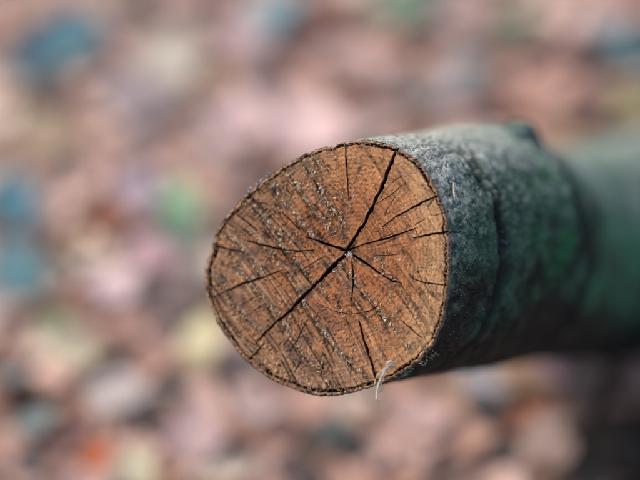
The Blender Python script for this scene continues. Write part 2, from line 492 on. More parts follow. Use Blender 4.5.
# --- torn wood crumbs along the saw lines
def strips(positions, normals, length, width, tones, r, lift=0.25, bend=0.8):
    """little bent flakes, three quads each"""
    V, F, T = [], [], []
    for p, n, l, w, c in zip(positions, normals, length, width, tones):
        a = r.normal(size=3); a -= n * (a @ n) * 0.75; a /= np.linalg.norm(a)
        b = np.cross(n, a); b /= np.linalg.norm(b)
        k0 = len(V)
        up0 = r.uniform(-0.1, 0.6)
        for q in range(4):
            t = q / 3 - 0.5
            ctr = p + a * l * t + n * (l * lift * (1 - (2 * t) ** 2) * bend + l * t * up0) + n * w * 0.3
            ww = w * (0.5 if q in (0, 3) else 1.0) * r.uniform(0.7, 1.2)
            j1, j2 = r.normal(size=2) * 0.35
            V.append(ctr - b * ww * (0.5 + 0.3 * j1) + n * r.uniform(-0.4, 0.4) * w + a * l * 0.12 * j1); V.append(ctr + b * ww * (0.5 + 0.3 * j2) + n * r.uniform(-0.4, 0.4) * w + a * l * 0.12 * j2)
            g_ = 0.45 + 0.55 * (q / 3.0)
            T += [c * g_, c * g_]
        for q in range(3):
            F.append((k0 + 2*q, k0 + 2*q + 1, k0 + 2*q + 3, k0 + 2*q + 2))
    return np.array(V), np.array(F), np.array(T)

H2 = h; s_grid = s
def face_height(fx, fy):
    t = np.arctan2(fy, fx) % (2*math.pi); rad = np.hypot(fx, fy)
    j = int(round(t / (2*math.pi) * NT)) % NT
    k = int(np.argmin(np.abs(s_grid - rad / Rt[0, j])))
    return h[k, j], crack_cut[k, j], s_grid[k]
pos, tone, ln, wd = [], [], [], []
def crumb_at(x, y, size=1.0):
    fx, fy = face_xy(x, y); fx, fy = float(fx), float(fy)
    hh, cc, ss = face_height(fx, fy)
    if cc > 0.2 * MM or ss > 0.95: return
    pos.append(face_cam(np.array(fx), np.array(fy), np.array(hh + 0.1 * MM)))
    k = rng.uniform(0, 1)
    tone.append(lin(224, 204, 172) * (0.4 + 0.8 * k) if rng.uniform() < 0.6 else lin(150, 112, 78) * (0.4 + 0.7 * k))
    l_ = size * 1.15 * min(2.2, math.exp(0.45 * rng.normal())); ln.append(MM * l_); wd.append(MM * (0.10 + l_ * rng.uniform(0.06, 0.22)))
for poly, amp in SAW:
    P = np.array(poly, float)
    L = np.r_[0, np.cumsum(np.linalg.norm(np.diff(P, axis=0), axis=1))]
    dens = noise(np.arange(0, 40) * 0.9, amp * 31.0, 0, 90)
    for q in range(int(L[-1] * 2.4 * amp)):
        t = rng.uniform(0.02, 0.98) * L[-1]
        if np.interp(t / 5.0, np.arange(40), dens) < rng.uniform(-0.6, 0.4): continue
        x, y = np.interp(t, L, P[:, 0]), np.interp(t, L, P[:, 1])
        sp = 1.1 if rng.uniform() < 0.85 else 4.0
        crumb_at(x + 1.4 + rng.normal() * sp, y - 0.8 + rng.normal() * sp, 0.7 + 0.55 * amp * rng.uniform(0.4, 1))
for q in range(290):                                          # the broad torn patch above and left of the pith
    t = rng.uniform(); crumb_at(300 + 42 * t + rng.normal() * 7, 152 + 82 * t + rng.normal() * 6, rng.uniform(0.6, 1.45))
for q in range(170): crumb_at(rng.uniform(385, 444), rng.uniform(190, 350), rng.uniform(0.4, 0.85))
for q in range(260): crumb_at(rng.uniform(215, 440), rng.uniform(150, 390), rng.uniform(0.3, 0.75))
for q in range(90): crumb_at(rng.uniform(345, 440), rng.uniform(150, 240), rng.uniform(0.35, 0.7))
# crumbs in the bark gap and a fluffy pith
for q in range(420):
    t = rng.uniform(0, 2*math.pi); j = int(t / (2*math.pi) * NT) % NT
    sg = float(g0[0, j]) + rng.normal() * 0.008
    fx, fy = Rt[0, j] * sg * math.cos(t), Rt[0, j] * sg * math.sin(t)
    pos.append(face_cam(np.array(fx), np.array(fy), np.array(-0.5 * MM)))
    tone.append(lin(170, 128, 92) * rng.uniform(0.5, 1.1)); ln.append(MM * rng.uniform(0.5, 1.2)); wd.append(MM * rng.uniform(0.3, 0.6))
V, F, T = strips(pos, [FN] * len(pos), ln, wd, tone, rng, lift=0.4, bend=1.0)
fb = link('wood_fibres', make_mesh('wood_fibres', to_world(V), F, T), M_fibre, log)
fb['kind'] = 'stuff'; fb['label'] = 'pale torn wood crumbs along the saw marks'
pos, ln, wd, tone = [], [], [], []
for q in range(60):
    p = rng.normal(size=3) * np.array([0.8, 0.8, 0.35]) * MM
    fx, fy = face_xy(350, 255); pos.append(face_cam(np.array(float(fx) + p[0]), np.array(float(fy) + p[1]), np.array(-0.6 * MM + p[2])))
    ln.append(MM * rng.uniform(0.5, 1.1)); wd.append(MM * rng.uniform(0.35, 0.7)); tone.append(lin(226, 216, 206) * rng.uniform(0.4, 1.1))
V, F, T = strips(pos, [FN] * len(pos), ln, wd, tone, rng)
pf = link('pith', make_mesh('pith', to_world(V), F, T), M_fibre, cut_face)
pf['label'] = 'whitish fluffy pith where the cracks meet'

# --- the bark: sections of the log, from the cut backwards
ST = np.array([  # centre px x, distance, top px y, bottom px y, yaw of the section
 [327, 0.760, 139.0, 397.0, 13], [350, 0.776, 136.0, 390.0, 14], [400, 0.815, 130.5, 378.5, 18], [440, 0.855, 127.5, 372.0, 22],
 [468, 0.890, 125.0, 369.0, 26], [488, 0.920, 130.0, 368.0, 30], [510, 0.965, 146.0, 364.0, 34], [545, 1.035, 150.0, 362.0, 38],
 [600, 1.150, 139.0, 362.0, 40], [680, 1.310, 124.0, 362.0, 42], [800, 1.560, 126.0, 362.0, 44], [960, 1.860, 140.0, 362.0, 44]])
cu = (ST[:, 0] - 320) * K * ST[:, 1]
arcl = np.r_[0, np.cumsum(np.hypot(np.diff(cu), np.diff(ST[:, 1])))]
NS, NB = 430, 1060
tt = np.linspace(0, 1, NS)
al = arcl[-1] * (0.135 * tt + 0.865 * tt ** 4.5)
def smooth_interp(x, xp, fp):
    m = np.gradient(fp, xp)
    i = np.clip(np.searchsorted(xp, x) - 1, 0, len(xp) - 2)
    hh = xp[i+1] - xp[i]; t = (x - xp[i]) / hh
    return ((2*t**3 - 3*t**2 + 1) * fp[i] + (t**3 - 2*t**2 + t) * hh * m[i] + (-2*t**3 + 3*t**2) * fp[i+1] + (t**3 - t**2) * hh * m[i+1])
sw = smooth_interp(al, arcl, ST[:, 1]); su = smooth_interp(al, arcl, cu)
st_ = (240 - smooth_interp(al, arcl, ST[:, 2])) * K * sw; sb = (240 - smooth_interp(al, arcl, ST[:, 3])) * K * sw
syaw = np.radians(smooth_interp(al, arcl, ST[:, 4]))
thb = np.linspace(0, 2*math.pi, NB, endpoint=False)
Ro = R_out(thb)
Rs = np.interp((thb + math.pi) % (2*math.pi) - math.pi, np.r_[fine, math.pi], np.r_[rf, rf[0]])
fx, fy = Ro * np.cos(thb), Ro * np.sin(thb)
rim_j = np.round(thb / (2*math.pi) * NT).astype(int) % NT
ccx, ccy = float(face_xy(327, 268)[0]), float(face_xy(327, 268)[1])
h0 = (fy.max() - fy.min())
ex, ey = (fx - ccx), (fy - (fy.max() + fy.min()) / 2)
circ_r = 0.5 * h0
ang_c = np.arctan2(ey, ex)
dxr, dyr = (Ro - Rs) * np.cos(thb), (Ro - Rs) * np.sin(thb)
BV = np.zeros((NS, NB, 3)); BN = np.zeros((NS, NB, 3))
for k in range(NS):
    t, u, n = frame(syaw[k])
    hk = (st_[k] - sb[k]) / h0
    blend = float(sstep(0.0, 0.16, al[k])) * 0.7
    fade = float(sstep(0.007, 0.0, al[k]))                    # the ragged rim smooths out into the bark
    sx = (ex - dxr) * (1 - blend) + circ_r * np.cos(ang_c) * blend
    sy = (ey - dyr) * (1 - blend) + circ_r * np.sin(ang_c) * blend
    ctr = np.array([su[k], (st_[k] + sb[k]) / 2, sw[k]])
    if k == 0:
        ctr = PITH + ccx * FT + (fy.max() + fy.min()) / 2 * FU - FN * 0.0013
    BV[k] = ctr + ((sx + dxr * fade) * hk)[:, None] * t + ((sy + dyr * fade) * hk)[:, None] * u
    nr = np.stack([np.gradient(np.r_[sy[-1], sy, sy[0]])[1:-1], -np.gradient(np.r_[sx[-1], sx, sx[0]])[1:-1]], -1)
    nr /= np.linalg.norm(nr, axis=1)[:, None]
    BN[k] = nr[:, 0:1] * t + nr[:, 1:2] * u
w0 = sstep(0.02, 0.0, al)[:, None, None]                       # centre the first sections exactly on the rim of the cut
shift = (PITH + ccx * FT + (fy.max() + fy.min()) / 2 * FU - FN * 0.0013) - np.array([su[0], (st_[0] + sb[0]) / 2, sw[0]])
BV[1:] += shift * w0[1:]
p = BV / MM
px_, py_, pz_ = p[..., 0], p[..., 1], p[..., 2]
AM = np.broadcast_to(al[:, None] / MM, px_.shape)              # mm along the log
CM = np.broadcast_to(thb[None, :] * 62, px_.shape)             # mm round it (wraps at the hidden side)
upn = BN[..., 1]; rtn = BN[..., 0]
fine_n = fbm(px_ / 2.4, py_ / 2.4, pz_ / 2.4, 2, 100)
mid_n = fbm(px_ / 8, py_ / 8, pz_ / 8, 3, 103)
big_n = noise(px_ / 28, py_ / 28, pz_ / 28, 106)
fis = 1 - np.abs(fbm(px_ / 7 + 2 * mid_n, py_ / 7, pz_ / 10, 3, 107)) * 2.2      # fissure lines
fis = sstep(0.72, 0.98, fis)
disp = 0.35 * fine_n + 0.65 * mid_n + 1.0 * big_n - 1.0 * fis * sstep(2, 12, AM)
# the crack that runs round the log, its short neighbour, and the hollow behind the collar
cpos = 48 + 6.0 * noise(py_ / 14, pz_ * 0 + 1.1, 0, 110) + 1.2 * noise(py_ / 4, pz_ * 0 + 2.1, 0, 111)
cwid = 2.9 + 1.8 * noise(py_ / 7, pz_ * 0 + 3.1, 0, 112)
ringc = np.exp(-((AM - cpos) / np.maximum(cwid, 0.5)) ** 2) * sstep(-0.1, 0.4, rtn) * sstep(0.95, 0.6, upn) * sstep(-0.75, -0.1, noise(py_ / 9, pz_ * 0 + 9.1, 0, 116) + 0.35)
cpos2 = 55 + 4 * noise(py_ / 10, pz_ * 0 + 5.1, 0, 113)
ringc2 = np.exp(-((AM - cpos2) / 2.2) ** 2) * sstep(0.4, 0.7, rtn) * sstep(-12, 0, py_) * sstep(55, 35, py_)
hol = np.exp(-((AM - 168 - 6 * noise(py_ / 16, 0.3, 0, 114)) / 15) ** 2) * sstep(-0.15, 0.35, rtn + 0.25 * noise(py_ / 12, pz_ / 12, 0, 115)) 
disp = disp - 5.0 * ringc - 3.2 * ringc2 - 7.0 * hol
disp += 2.2 * np.exp(-((AM - 148) / 12) ** 2) * (0.7 + 0.8 * mid_n)
lip = 0.25 * np.exp(-((AM - cpos - 4.5) / 2.5) ** 2) * sstep(0.0, 0.4, rtn); disp += lip
disp *= sstep(-1.0, 4.0, AM)
disp = np.where(rtn < 0, np.minimum(disp, disp * sstep(10, 60, AM)), disp)
BV = BV + BN * (disp * MM)[..., None]
# tones of the bark; growth thins downward, which also paints shade on the underside
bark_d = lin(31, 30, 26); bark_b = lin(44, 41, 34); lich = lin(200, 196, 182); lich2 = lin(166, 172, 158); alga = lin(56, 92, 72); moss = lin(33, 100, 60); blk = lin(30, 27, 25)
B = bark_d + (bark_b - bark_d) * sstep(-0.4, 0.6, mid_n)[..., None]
far = sstep(120, 200, AM)
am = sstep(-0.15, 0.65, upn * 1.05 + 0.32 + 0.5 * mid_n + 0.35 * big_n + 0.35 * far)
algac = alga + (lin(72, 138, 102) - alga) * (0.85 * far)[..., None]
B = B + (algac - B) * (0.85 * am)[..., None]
mm_ = sstep(0.1, 0.8, noise(px_ / 13, py_ / 13, pz_ / 13, 121) + 0.35 * mid_n + 0.25) * sstep(-0.45, 0.1, upn) * sstep(55, 120, AM) * (1 - 0.6 * far)
farm = sstep(0.0, 0.6, noise(px_ / 24, py_ / 24, pz_ / 24, 128) + 0.4 * mid_n) * far
B = B + (moss - B) * (0.85 * mm_)[..., None]
B = B + (lin(56, 60, 50) - B) * (0.8 * farm)[..., None]
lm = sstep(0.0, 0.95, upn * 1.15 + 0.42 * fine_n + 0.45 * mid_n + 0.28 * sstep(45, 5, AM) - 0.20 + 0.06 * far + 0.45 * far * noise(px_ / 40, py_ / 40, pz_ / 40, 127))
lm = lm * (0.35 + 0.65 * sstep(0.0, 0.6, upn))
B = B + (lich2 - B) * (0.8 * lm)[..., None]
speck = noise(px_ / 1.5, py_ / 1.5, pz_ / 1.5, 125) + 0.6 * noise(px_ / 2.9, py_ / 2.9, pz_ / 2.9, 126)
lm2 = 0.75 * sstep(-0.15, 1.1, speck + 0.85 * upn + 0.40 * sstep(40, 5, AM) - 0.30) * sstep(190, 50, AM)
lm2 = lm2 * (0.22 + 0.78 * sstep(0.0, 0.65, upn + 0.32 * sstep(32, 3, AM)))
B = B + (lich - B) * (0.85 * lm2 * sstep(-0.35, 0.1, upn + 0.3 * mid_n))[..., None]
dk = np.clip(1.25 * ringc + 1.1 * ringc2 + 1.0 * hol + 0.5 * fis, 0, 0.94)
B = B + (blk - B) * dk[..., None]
edge = sstep(1.6, 0.2, AM)
B = B + (lin(146, 116, 98) - B) * (0.75 * edge)[..., None]
B = np.clip(B * (1 + 0.25 * fine_n)[..., None], 0.004, 0.6)
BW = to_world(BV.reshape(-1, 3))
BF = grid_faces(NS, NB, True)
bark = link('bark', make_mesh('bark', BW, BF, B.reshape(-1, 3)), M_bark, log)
bark['label'] = 'green algae and grey lichen covered bark'
# closing disc on the far hidden end
ring = BW[-NB:]
cv = np.concatenate([ring[::10], ring.mean(0)[None]])
n_e = len(cv) - 1
cf = [(i, (i + 1) % n_e, n_e) for i in range(n_e)]
link('end_face', make_mesh('end_face', cv, np.array(cf), np.tile(lin(120, 90, 60), (n_e + 1, 1))), M_wood, log)

# where a photo pixel meets the bark
bpx, bpy_, bpw = project(BW)
bnw = BN.reshape(-1, 3)
def bark_at(x, y):
    d2 = (bpx - x) ** 2 + (bpy_ - y) ** 2
    near = np.where(d2 < 9)[0]
    if len(near) == 0: near = np.array([np.argmin(d2)])
    i = near[np.argmin(bpw[near])]
    n = bnw[i]
    return BW[i], n[0] * RIGHT + n[1] * UP + n[2] * FWD

# fine lichen tufts near the cut
vis = np.where((upn.reshape(-1) > -0.55) & (AM.reshape(-1) < 75) & (AM.reshape(-1) > 1.0) & (bnw[:, 2] < 0.5))[0]
wgt = np.exp(-AM.reshape(-1)[vis] / 30) * (0.15 + np.clip(upn.reshape(-1)[vis] + 0.45, 0, 1.3) ** 1.3) * (0.4 + sstep(-0.1, 0.5, mid_n.reshape(-1)[vis]))
pick = rng.choice(vis, size=4600, p=wgt / wgt.sum())
nw = bnw[pick][:, 0:1] * RIGHT + bnw[pick][:, 1:2] * UP + bnw[pick][:, 2:3] * FWD
tn = np.where(rng.uniform(size=(len(pick), 1)) < 0.72, lin(188, 192, 188)[None], lin(60, 92, 74)[None]) * rng.uniform(0.5, 1.1, (len(pick), 1))
V, F, T = strips(list(BW[pick] - nw * 0.15 * MM), list(nw), MM * rng.uniform(0.4, 1.5, len(pick)), MM * rng.uniform(0.18, 0.45, len(pick)), list(tn), rng, lift=0.2)
lt = link('lichen_tufts', make_mesh('lichen_tufts', V, F, T), M_fibre, log)
lt['kind'] = 'stuff'; lt['label'] = 'pale grey lichen flecks on the bark beside the cut'

# the crack that leaves the wood and runs on into the bark
pth = np.array([bark_at(x, y)[0] + bark_at(x, y)[1] * 0.25 * MM for x, y in [(451, 231.5), (455, 231), (460, 230), (464, 230)]])
me = tube_mesh('bark_slit', pth, [0.0005, 0.0004, 0.0003, 0.0001], 6, 0.3, 3)
link('bark_slit', me, rgb_mat('slit_dark', (0.012, 0.01, 0.009), 0.9, scale=500), log)

# branch stub on the collar, frayed bast strip, lichen flakes
q, n = bark_at(526, 128)
q = q - n * 0.004
ax = n * 0.6 + UP * 0.7 - RIGHT * 0.15; ax /= np.linalg.norm(ax)
pth = np.array([q - n * 0.010, q - n * 0.002 + ax * 0.000, q + ax * 0.004, q + ax * 0.008, q + ax * 0.0105])
me = tube_mesh('branch_stub', pth, [0.020, 0.016, 0.011, 0.0085, 0.0045], 18, 0.28, 8)
me.materials.append(rgb_mat('stub_bark', tuple(lin(74, 92, 86)), 0.85, scale=300, lo=0.5, hi=1.5, bump=0.001))
o = link('branch_stub', me, None, log); o['label'] = 'small broken branch stub on top of the swollen collar'

strand_mat = rgb_mat('bast_fibre', tuple(lin(196, 182, 164)), 0.7, scale=900, lo=0.7, hi=1.2)
def strand(pts, r0, name, parent, w0=0.750):
    P = np.array([at(x, y, w0 + dz) for x, y, dz in pts])
    t = np.linspace(0, len(P) - 1, 26)
    i = np.arange(len(P))
    Q_ = np.stack([smooth_interp(t, i.astype(float), P[:, a]) for a in range(3)], -1)
    rad = r0 * (0.35 + 0.65 * np.sin(np.linspace(0.35, 2.9, 26)))
    return link(name, tube_mesh(name, Q_, rad, 7, 0.45, int(pts[0][0])), strand_mat, parent)
strip = strand([(394,366,.004),(390,367,-.001),(385,371,-.004),(381,379,-.005),(378.5,386,-.004),(377,393,-.003),(377,399,-.003),(379,401,-.002),(381,399,-.001)], 0.00055, 'bast_strip', log)
strip['label'] = 'frayed pale strip of bast hanging off the lower rim'
for q in range(16):
    ox_, oy_ = rng.normal() * 1.2, rng.normal() * 0.8
    tail = rng.uniform(0.35, 1.0)
    base_pts = [(393,364,.003),(388,367,-.002),(384,372,-.004),(380.5,380,-.004),(378,388,-.003),(376.5,395,-.002)]
    kpt = max(3, int(round(6 * tail)))
    pts = [(x + ox_ + rng.normal() * 0.9 + (q % 3 - 1) * 0.5 * k_, y + oy_ + rng.normal() * 0.7, z + rng.normal() * 0.0012) for k_, (x, y, z) in enumerate(base_pts[:kpt])]
    strand(pts, rng.uniform(0.0001, 0.00028), 'bast_strand', strip)
for pts in [[(387,362,.000),(391,361,-.002),(395,364,-.001),(396,369,.002)], [(386,366,-.002),(389,362,-.004),(393,362,-.003)], [(380,381,-.004),(382,386,-.004),(381,391,-.002),(378,392,-.002)]]:
    strand(pts, 0.0004, 'bast_strand', strip)
def flake_cluster(name, pxs, size, tone_rgb, n_each, parent, label=None):
    pos, nrm, ln, wd, tn = [], [], [], [], []
    for x, y in pxs:
        for q in range(n_each):
            a, n = bark_at(x + rng.normal() * 1.8, y + rng.normal() * 1.5)
            pos.append(a + n * rng.uniform(0, 0.9) * MM); nrm.append(n)
            ln.append(size * rng.uniform(0.8, 2.2)); wd.append(size * rng.uniform(0.5, 1.1)); tn.append(lin(*tone_rgb) * rng.uniform(0.45, 1.1))
    V, F, T = strips(pos, nrm, ln, wd, tn, rng, lift=0.35)
    o = link(name, make_mesh(name, V, F, T), M_fibre, parent)
    if label: o['label'] = label
    o['kind'] = 'stuff'
    return o
flake_cluster('lichen_flake', [(421,365),(425,363),(430,359),(434,355)], 0.0011, (168, 172, 150), 10, log, 'pale lichen flake sticking out under the log')
flake_cluster('lichen_flake', [(399,377),(403,374.5),(408,371)], 0.0010, (120, 150, 142), 9, log, 'blue green lichen flake on the lower rim')
flake_cluster('lichen_flake', [(249,193),(256,187.5),(263,182),(268,178)], 0.0009, (190, 190, 196), 12, log, 'silvery lichen flakes on the upper left rim')
flake_cluster('lichen_flake', [(503,232),(504,240),(510,196)], 0.0012, (118, 146, 152), 7, log, 'bluish lichen flecks beside the bark crack')

# a dry grass sliver that fell on the bark
a, n = bark_at(454, 182); b2, n2 = bark_at(455.5, 199); m_, n3 = bark_at(454, 191)
gl = tube_mesh('grass_sliver', np.array([a + n * .0008, (a + m_) / 2 + n * .0010, m_ + n3 * .0009, (m_ + b2) / 2 + n2 * .0009, b2 + n2 * .0007]), [.00015, .0004, .0005, .0004, .0001], 6, 0.2, 4)
g = link('grass_sliver', gl, rgb_mat('dry_grass', tuple(lin(205, 186, 160)), 0.7, scale=500))
tag(g, 'tiny pale dry grass sliver lying on the lichen bark beside the cut', 'grass blade')

# ------------------------------------------------------------------ ground
gx = np.r_[np.linspace(-60, -3.2, 24), np.linspace(-3, 3, 121), np.linspace(3.2, 60, 24)]
gy = np.r_[np.linspace(-60, -2.2, 24), np.linspace(-2, 6, 161), np.linspace(6.2, 90, 28)]
GX, GY = np.meshgrid(gx, gy, indexing='xy')
def ground_z(x, y):
    return 0.012 * noise(np.asarray(x) / 0.35, np.asarray(y) / 0.35, 0, 200) + 0.006 * noise(np.asarray(x) / 0.12, np.asarray(y) / 0.12, 0, 201)
GZ = ground_z(GX, GY) - 0.004
gm = make_mesh('ground', np.stack([GX, GY, GZ], -1).reshape(-1, 3), grid_faces(len(gy), len(gx), False))
go = link('ground', gm, M_soil); tag(go, 'dark forest soil under fallen leaves', kind='structure')

# ------------------------------------------------------------------ leaves
def leaf_shape(kind, r, small=False):
    """unit long leaf lying in XY, tip along +Y, with folds, curl and a stalk"""
    n = 6 if small else 8
    t = np.linspace(0, 1, n)
    if kind == 0: wv = 0.33 * np.sin(np.pi * t ** 0.85) ** 0.8
    elif kind == 1: wv = 0.40 * np.sin(np.pi * t ** 0.7) ** 0.75
    else: wv = 0.34 * np.sin(np.pi * t ** 0.8) ** 0.7 * (1 + 0.28 * np.cos(t * 17))
    wv = np.maximum(wv, 0.012)
    fold, curl, tw, wave = r.uniform(0.05, 0.55), r.uniform(-0.5, 0.9), r.uniform(-0.5, 0.5), r.uniform(0.0, 0.06)
    cols = np.array([-1, 0, 1]) if small else np.array([-1, -0.55, 0, 0.55, 1])
    V = []
    for i in range(n):
        for c in cols:
            jit = 1 + 0.10 * r.normal() if abs(c) == 1 else 1
            x = c * wv[i] * jit
            y = t[i] - 0.5
            z = abs(c) * wv[i] * fold + wave * math.sin(9 * t[i] + c * 2) * abs(c) + 0.25 * curl * (y * y) * 2 + tw * y * x
            V.append((x, y, z))
    F = grid_faces(n, len(cols), False).tolist()
    k = len(V)
    if small: return np.array(V), np.array(F)
    for q, (yy, zz) in enumerate([(-0.48, 0.12 * curl), (-0.62, 0.14 * curl + .01), (-0.78, 0.10 * curl + 0.04)]):
        w_ = 0.014
        V += [(-w_, yy, zz), (w_, yy, zz)]
    F += [[k, k+1, k+3, k+2], [k+2, k+3, k+5, k+4]]
    return np.array(V), np.array(F)
NSH = 14
SHAPES = [leaf_shape(i % 3, np.random.default_rng(300 + i)) for i in range(NSH)]
SMALL = [leaf_shape(i % 3, np.random.default_rng(500 + i), True) for i in range(NSH)]
LEAF_ME = []
for V, F in SHAPES:
    me = make_mesh('leaf', V, F); me.materials.append(M_leaf); LEAF_ME.append(me)

PAL = {  # dry leaf tones (true colours)
 'dusty pink': lin(214, 178, 164), 'pinkish brown': lin(186, 146, 130), 'pale beige': lin(216, 196, 176), 'mauve grey': lin(178, 158, 152), 'dull tan': lin(184, 150, 122),
 'dark brown': lin(124, 94, 80), 'rusty brown': lin(150, 88, 60), 'greyish brown': lin(132, 116, 108)}
PW = np.array([0.30, 0.25, 0.09, 0.10, 0.10, 0.05, 0.04, 0.07]); PW /= PW.sum()
names = list(PAL)

def place_leaf(loc, size, rgb, name='fallen_leaf', tilt=0.35, shape=None, wide=1.0):
    o = bpy.data.objects.new(name, LEAF_ME[rng.integers(NSH) if shape is None else shape])
    COL.objects.link(o)
    o.location = Vector(loc); o.scale = (size * wide, size, size)
    o.rotation_euler = (rng.normal() * tilt, rng.normal() * tilt, rng.uniform(0, 2*math.pi))
    o.color = (*np.clip(rgb, 0, 1), 1)
    return o

# leaves that stand out in the blur: px x, px y, size px, colour, label
FEAT = [
 (62,42,96,(84,132,140),'blue green leaf in the upper left corner of the leaf litter'),
 (30,62,60,(88,118,130),'slate blue leaf just below left of the big blue green leaf'),
 (285,14,74,(88,140,150),'steel blue leaf at the top edge left of centre'),
 (181,204,66,(150,188,142),'pale green leaf lying left of the log end'),
 (176,232,44,(96,130,110),'dull green leaf under the edge of the pale green leaf'),
 (12,203,84,(66,118,130),'teal leaf at the left edge, the upper of two teal ones'),
 (18,270,76,(84,128,134),'teal grey leaf at the left edge, the lower of two teal ones'),
 (452,84,66,(116,140,152),'blue grey leaf behind the top of the log'),
 (418,106,56,(96,112,100),'dark olive grey leaf just above the log bark'),
 (632,52,80,(74,138,138),'blue green leaf in the upper right corner'),
 (508,28,84,(104,120,96),'olive green leaf at the top right of centre'),
 (402,4,66,(104,138,112),'muted green leaf at the top edge right of centre'),
 (632,106,62,(140,136,84),'yellow olive leaf above the far end of the log'),
 (206,338,62,(196,188,148),'yellow green leaf beside the lower left rim of the cut'),
 (196,364,46,(198,172,124),'ochre yellow leaf below the yellow green leaf'),
 (84,352,104,(214,200,168),'large cream leaf in the lower left'),
 (58,326,44,(146,152,112),'small olive leaf above the large cream leaf'),
 (116,394,74,(176,164,158),'pale grey beige leaf below the large cream leaf'),
 (95,456,42,(196,104,58),'bright orange leaf near the bottom left corner'),
 (136,470,52,(218,206,170),'pale cream leaf at the bottom edge beside the orange leaf'),
 (108,216,66,(132,78,52),'rust brown leaf between the teal leaf and the green leaf'),
 (76,298,46,(150,90,66),'small rusty leaf left of the pale pink leaf'),
 (112,288,74,(214,186,184),'big pale pink leaf left of the cut face'),
 (150,250,76,(198,158,160),'rose leaf above the big pale pink leaf'),
 (306,134,92,(224,190,184),'pale rose leaf just above the top rim of the cut'),
 (240,40,96,(212,178,172),'broad rose beige leaf near the top left of centre'),
 (350,62,96,(198,162,150),'warm rose leaf behind and above the cut'),
 (560,40,90,(204,170,164),'soft pink leaf high above the log collar'),
 (555,90,80,(196,152,136),'salmon leaf above the branch stub'),
 (520,110,34,(206,140,112),'small salmon orange leaf behind the branch stub'),
 (262,412,70,(204,180,176),'whitish pink leaf just below the cut'),
 (424,412,76,(208,172,164),'pale pink leaf below the log near the bast strip'),
 (330,432,40,(70,78,76),'small dark grey leaf below the cut'),
 (476,388,58,(168,170,180),'bluish white leaf under the middle of the log'),
 (482,404,46,(44,44,50),'near black leaf below the bluish white leaf'),
 (524,424,52,(168,94,58),'rust orange leaf under the log'),
 (548,446,78,(214,182,166),'peach leaf near the bottom right under the log'),
 (560,366,62,(190,160,166),'lilac leaf close beneath the log collar'),
 (40,140,70,(170,150,120),'straw coloured leaf in the middle of the left edge'),
 (42,92,50,(72,66,58),'dark brown leaf under the blue green leaf'),
 (136,190,64,(178,160,172),'lilac grey leaf left of the pale green leaf'),
 (6,240,50,(52,44,40),'nearly black leaf between the two teal leaves'),
 (240,118,86,(206,174,170),'dusty pink leaf left above the cut'),
 (140,100,90,(158,142,142),'grey mauve leaf right below the blue green leaf'),
 (170,60,86,(186,176,160),'grey beige leaf right of the blue green leaf'),
 (40,420,62,(120,132,128),'grey green leaf in the bottom left corner'),
 (6,380,54,(110,118,116),'slate grey leaf at the lower left edge'),
 (196,432,70,(190,160,156),'brownish pink leaf at the bottom left of centre'),
 (470,20,80,(190,158,150),'faded rose leaf left of the olive green leaf'),
 (352,446,44,(62,60,58),'charcoal brown leaf at the bottom edge under the cut'),
 (168,302,52,(104,92,90),'dark greyish leaf right of the big pale pink leaf'),
 (172,392,44,(92,84,80),'smoky brown leaf under the ochre yellow leaf'),
 (290,470,46,(84,72,68),'umber leaf at the very bottom below the cut'),
 (30,462,48,(70,66,64),'sooty leaf in the very bottom left corner'),
 (586,474,56,(40,36,34),'blackish leaf at the bottom edge beside the leaning twig'),
 (600,20,60,(180,166,164),'pinkish grey leaf in the top right'),
]
for i, (x, y, sz, rgb, lab) in enumerate(FEAT):
    z = 0.033
    for _ in range(4):
        P, t = on_ground(x, y, z)
        z = float(ground_z(P[0], P[1])) + 0.033 + 0.0015 * (i % 7)
    o = place_leaf((P[0], P[1], z), sz * K * t * (0.95 if rgb[2] > rgb[0] else 0.9), lin(*rgb) * 0.92 + lin(168, 142, 128) * 0.08 * (0.55 if max(rgb) < 150 else 1.0), tilt=0.24, shape=int(i % NSH), wide=1.0 + 0.35 * ((i * 7) % 5) / 4)
    tag(o, lab, 'leaf')

